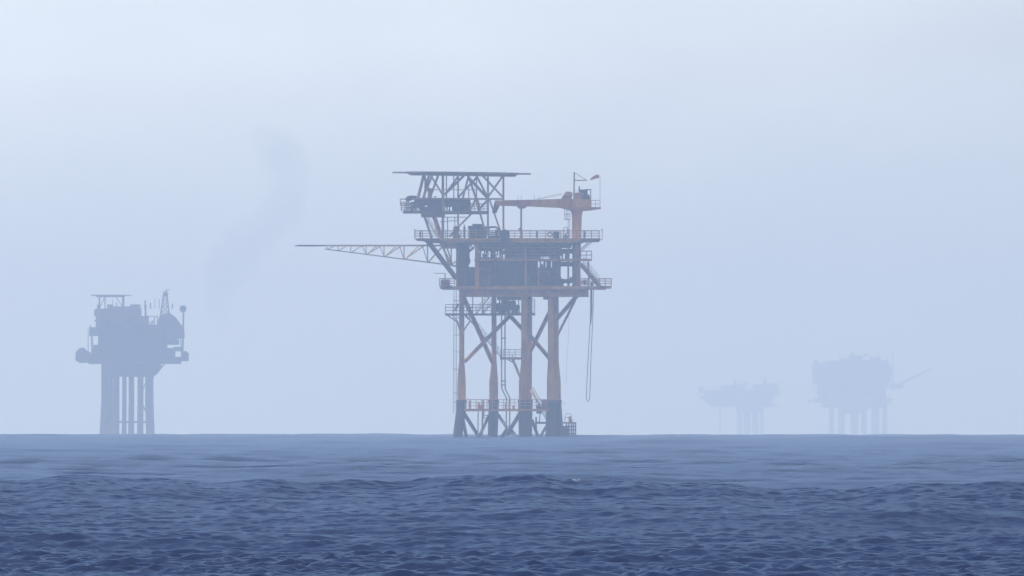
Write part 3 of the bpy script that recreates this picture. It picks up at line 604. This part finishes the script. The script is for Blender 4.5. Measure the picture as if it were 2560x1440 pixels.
b2(h().poly([(392, 812), (398, 792), (410, 784), (424, 782), (440, 794), (450, 808), (460, 822), (462, 844), (440, 850), (418, 858), (400, 850)], -7, 5).box(410, 850, 448, 862, -4, 4).box(416, 870, 438, 892, -4, 4).bar((452, 848, 0), (454, 892, 0), 3), 'crane_house', 'purple')
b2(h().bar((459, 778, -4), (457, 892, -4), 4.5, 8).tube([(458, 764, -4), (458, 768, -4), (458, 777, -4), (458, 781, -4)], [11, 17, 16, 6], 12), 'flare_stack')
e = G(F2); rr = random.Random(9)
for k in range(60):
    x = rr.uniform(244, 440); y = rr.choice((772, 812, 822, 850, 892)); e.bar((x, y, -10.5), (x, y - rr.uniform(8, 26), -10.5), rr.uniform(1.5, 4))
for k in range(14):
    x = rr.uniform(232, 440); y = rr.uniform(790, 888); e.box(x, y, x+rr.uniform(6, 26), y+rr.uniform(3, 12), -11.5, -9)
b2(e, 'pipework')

# ------------------------------------------------------------------ two very faint platforms on the right
def far_rig(cx, dist, label, blocks, legx, spikes, polys):
    Fr = Frame(cx, dist); r = empty('gas_platform', Fr.loc, label, 'offshore platform', 'gas platforms standing in the hazy sea')
    rj = random.Random(int(dist))
    for name, x0, y0, x1, y1, d in blocks:
        e = G(Fr).box(x0+(x1-x0)*.06, y0+(y1-y0)*.14, x1-(x1-x0)*.06, y1-(y1-y0)*.05, -d, d)
        for k in range(6 + int((x1-x0)/7)):                       # stepped, uneven outline of smaller modules
            w_, h_ = rj.uniform(8, 34), rj.uniform(.2, .65)*(y1-y0)
            x = rj.uniform(x0, max(x0+1, x1-w_)); y = rj.uniform(y0-2, y1-h_)
            e.box(x, y, x+w_, y+h_, -d*rj.uniform(.5, .98), d*rj.uniform(.4, .9))
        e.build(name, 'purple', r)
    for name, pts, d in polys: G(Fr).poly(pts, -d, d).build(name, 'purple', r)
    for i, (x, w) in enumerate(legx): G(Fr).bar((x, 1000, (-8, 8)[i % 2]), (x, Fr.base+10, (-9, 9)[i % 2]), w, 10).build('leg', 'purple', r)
    rk = random.Random(int(cx)); ins = []
    for name, x0, y0, x1, y1, d in blocks:
        e = G(Fr)
        for k in range(int((x1-x0)*(y1-y0)/180) + 6):
            x = rk.uniform(x0-3, x1+3); y = rk.uniform(y0-3, y1+3)
            if rk.random() < .5: e.bar((x, y-rk.uniform(2, 7), -d-.3), (x, y+rk.uniform(2, 7), -d-.5), rk.uniform(.8, 2.4), 4)
            else: e.bar((x-rk.uniform(3, 9), y, -d-.5), (x+rk.uniform(3, 9), y, -d-.5), rk.uniform(.8, 2), 4)
        e.build('pipework', 'purple', r)
    e = G(Fr)
    for x, y0, y1, w in spikes: e.bar((x, y0, 0), (x, y1, 0), w)
    e.build('mast', 'purple', r)
far_rig(1850, 27000.0, 'low faint platform barely visible in the haze, left one of the two at right',
  [('deck', 1745, 975, 1965, 990, 12), ('deck', 1770, 1006, 1948, 1018, 11), ('process_module', 1800, 962, 1868, 976, 9), ('process_module', 1835, 989, 1935, 1007, 9), ('process_module', 1778, 989, 1840, 1007, 7), ('accommodation_module', 1880, 960, 1950, 976, 8), ('lower_deck', 1838, 1018, 1908, 1034, 7)],
  [(1849, 14), (1868, 17), (1888, 16), (1905, 8), (1800, 4)], [(1838, 950, 965, 8), (1912, 944, 962, 7), (1752, 966, 976, 12), (1866, 954, 964, 8)],
  [('knee_brace', [(1745, 990), (1770, 990), (1790, 1012), (1778, 1014)], 6)])
far_rig(2135, 25500.0, 'tall faint purplish platform in the haze, furthest right of all',
  [('deck', 2020, 996, 2240, 1008, 12), ('process_module', 2030, 908, 2126, 962, 9), ('process_module', 2040, 942, 2226, 998, 10), ('accommodation_module', 2098, 890, 2228, 962, 10), ('lower_deck', 2050, 1008, 2215, 1020, 8), ('cellar_deck', 2095, 1020, 2165, 1034, 6), ('side_platform', 2226, 962, 2254, 972, 5)],
  [(2078, 12), (2104, 16), (2136, 20), (2160, 14), (2188, 20), (2212, 12)], [(2130, 882, 892, 8), (2165, 884, 892, 10), (2232, 880, 960, 3), (2040, 900, 910, 10)],
  [('crane_boom', [(2226, 968), (2228, 974), (2332, 922), (2331, 919)], .6), ('roof', [(2046, 914), (2060, 904), (2112, 899), (2112, 916)], 8)])

# ------------------------------------------------------------------ smoke plume
def volume_mat(name, color, dens, aniso=0.55, absorb=(0, 0, 0)):
    m = bpy.data.materials.new(name); m.use_nodes = True; t = m.node_tree; t.nodes.clear()
    o = t.nodes.new('ShaderNodeOutputMaterial'); v = t.nodes.new('ShaderNodeVolumePrincipled')
    v.inputs['Color'].default_value = (*color, 1); v.inputs['Density'].default_value = dens; v.inputs['Absorption Color'].default_value = (*absorb, 1); v.inputs['Anisotropy'].default_value = aniso
    t.links.new(v.outputs[0], o.inputs['Volume']); return m
Fs = Frame(600, 10800.0)
path = [(560, 830, 18), (545, 780, 60), (545, 720, 92), (580, 655, 112), (640, 590, 118), (705, 525, 108), (732, 465, 98), (705, 405, 108), (665, 355, 96), (635, 322, 50)]
v = []; f = []; n = 28; rs = random.Random(5); M_ = 60
pts = []
for i in range(M_ + 1):
    t_ = i / M_ * (len(path)-1); k = min(int(t_), len(path)-2); u = t_ - k
    p0, p1, p2, p3 = path[max(k-1, 0)], path[k], path[k+1], path[min(k+2, len(path)-1)]
    pts.append([.5*((2*b)+(-a+c)*u+(2*a-5*b+4*c-d_)*u*u+(-a+3*b-3*c+d_)*u**3) for a, b, c, d_ in zip(p0, p1, p2, p3)])
from mathutils import noise as mn
for i, (x, y, w) in enumerate(pts):
    a_ = pts[max(i-1, 0)]; b_ = pts[min(i+1, M_)]; c0 = Fs.P(x, y, 0)
    t_ = (Fs.P(b_[0], b_[1], 0) - Fs.P(a_[0], a_[1], 0)).normalized(); s_ = t_.cross(Vector((0, 1, 0))).normalized()
    for k in range(n):
        an = 6.28318*k/n; rr_ = w/2/Fs.s
        d_ = s_*math.cos(an) + Vector((0, 1, 0))*math.sin(an)*1.1
        p = c0 + d_*rr_; p = c0 + d_*rr_*(1 + .6*mn.noise(p*.09) + .35*mn.noise(p*.22)); v.append(tuple(p))
for i in range(M_): f += [(i*n+k, i*n+(k+1) % n, (i+1)*n+(k+1) % n, (i+1)*n+k) for k in range(n)]
f += [tuple(range(n))[::-1], tuple(range(M_*n, (M_+1)*n))]
sm = link_mesh('smoke', v, f, volume_mat('smoke', (0.64, 0.69, 0.78), 0.021))
import bmesh
_b = bmesh.new(); _b.from_mesh(sm.data); bmesh.ops.recalc_face_normals(_b, faces=_b.faces); _b.to_mesh(sm.data); _b.free()
sm.location = Fs.loc
tag(sm, 'thin curved plume of bluish smoke rising right of the left hazy platform', 'smoke', kind='stuff')

# ------------------------------------------------------------------ haze
R_ = 31000.0
vs = [(x, y, z) for z in (-76.0, 110.0) for y in (-R_, R_) for x in (-R_, R_)]
hz = link_mesh('haze', vs, [(0,2,3,1),(4,5,7,6),(0,1,5,4),(2,6,7,3),(0,4,6,2),(1,3,7,5)], volume_mat('haze', (0.56, 0.71, 1.0), 1.2e-4, 0.55, (0.5, 0.5, 0.5)))
tag(hz, kind='stuff')
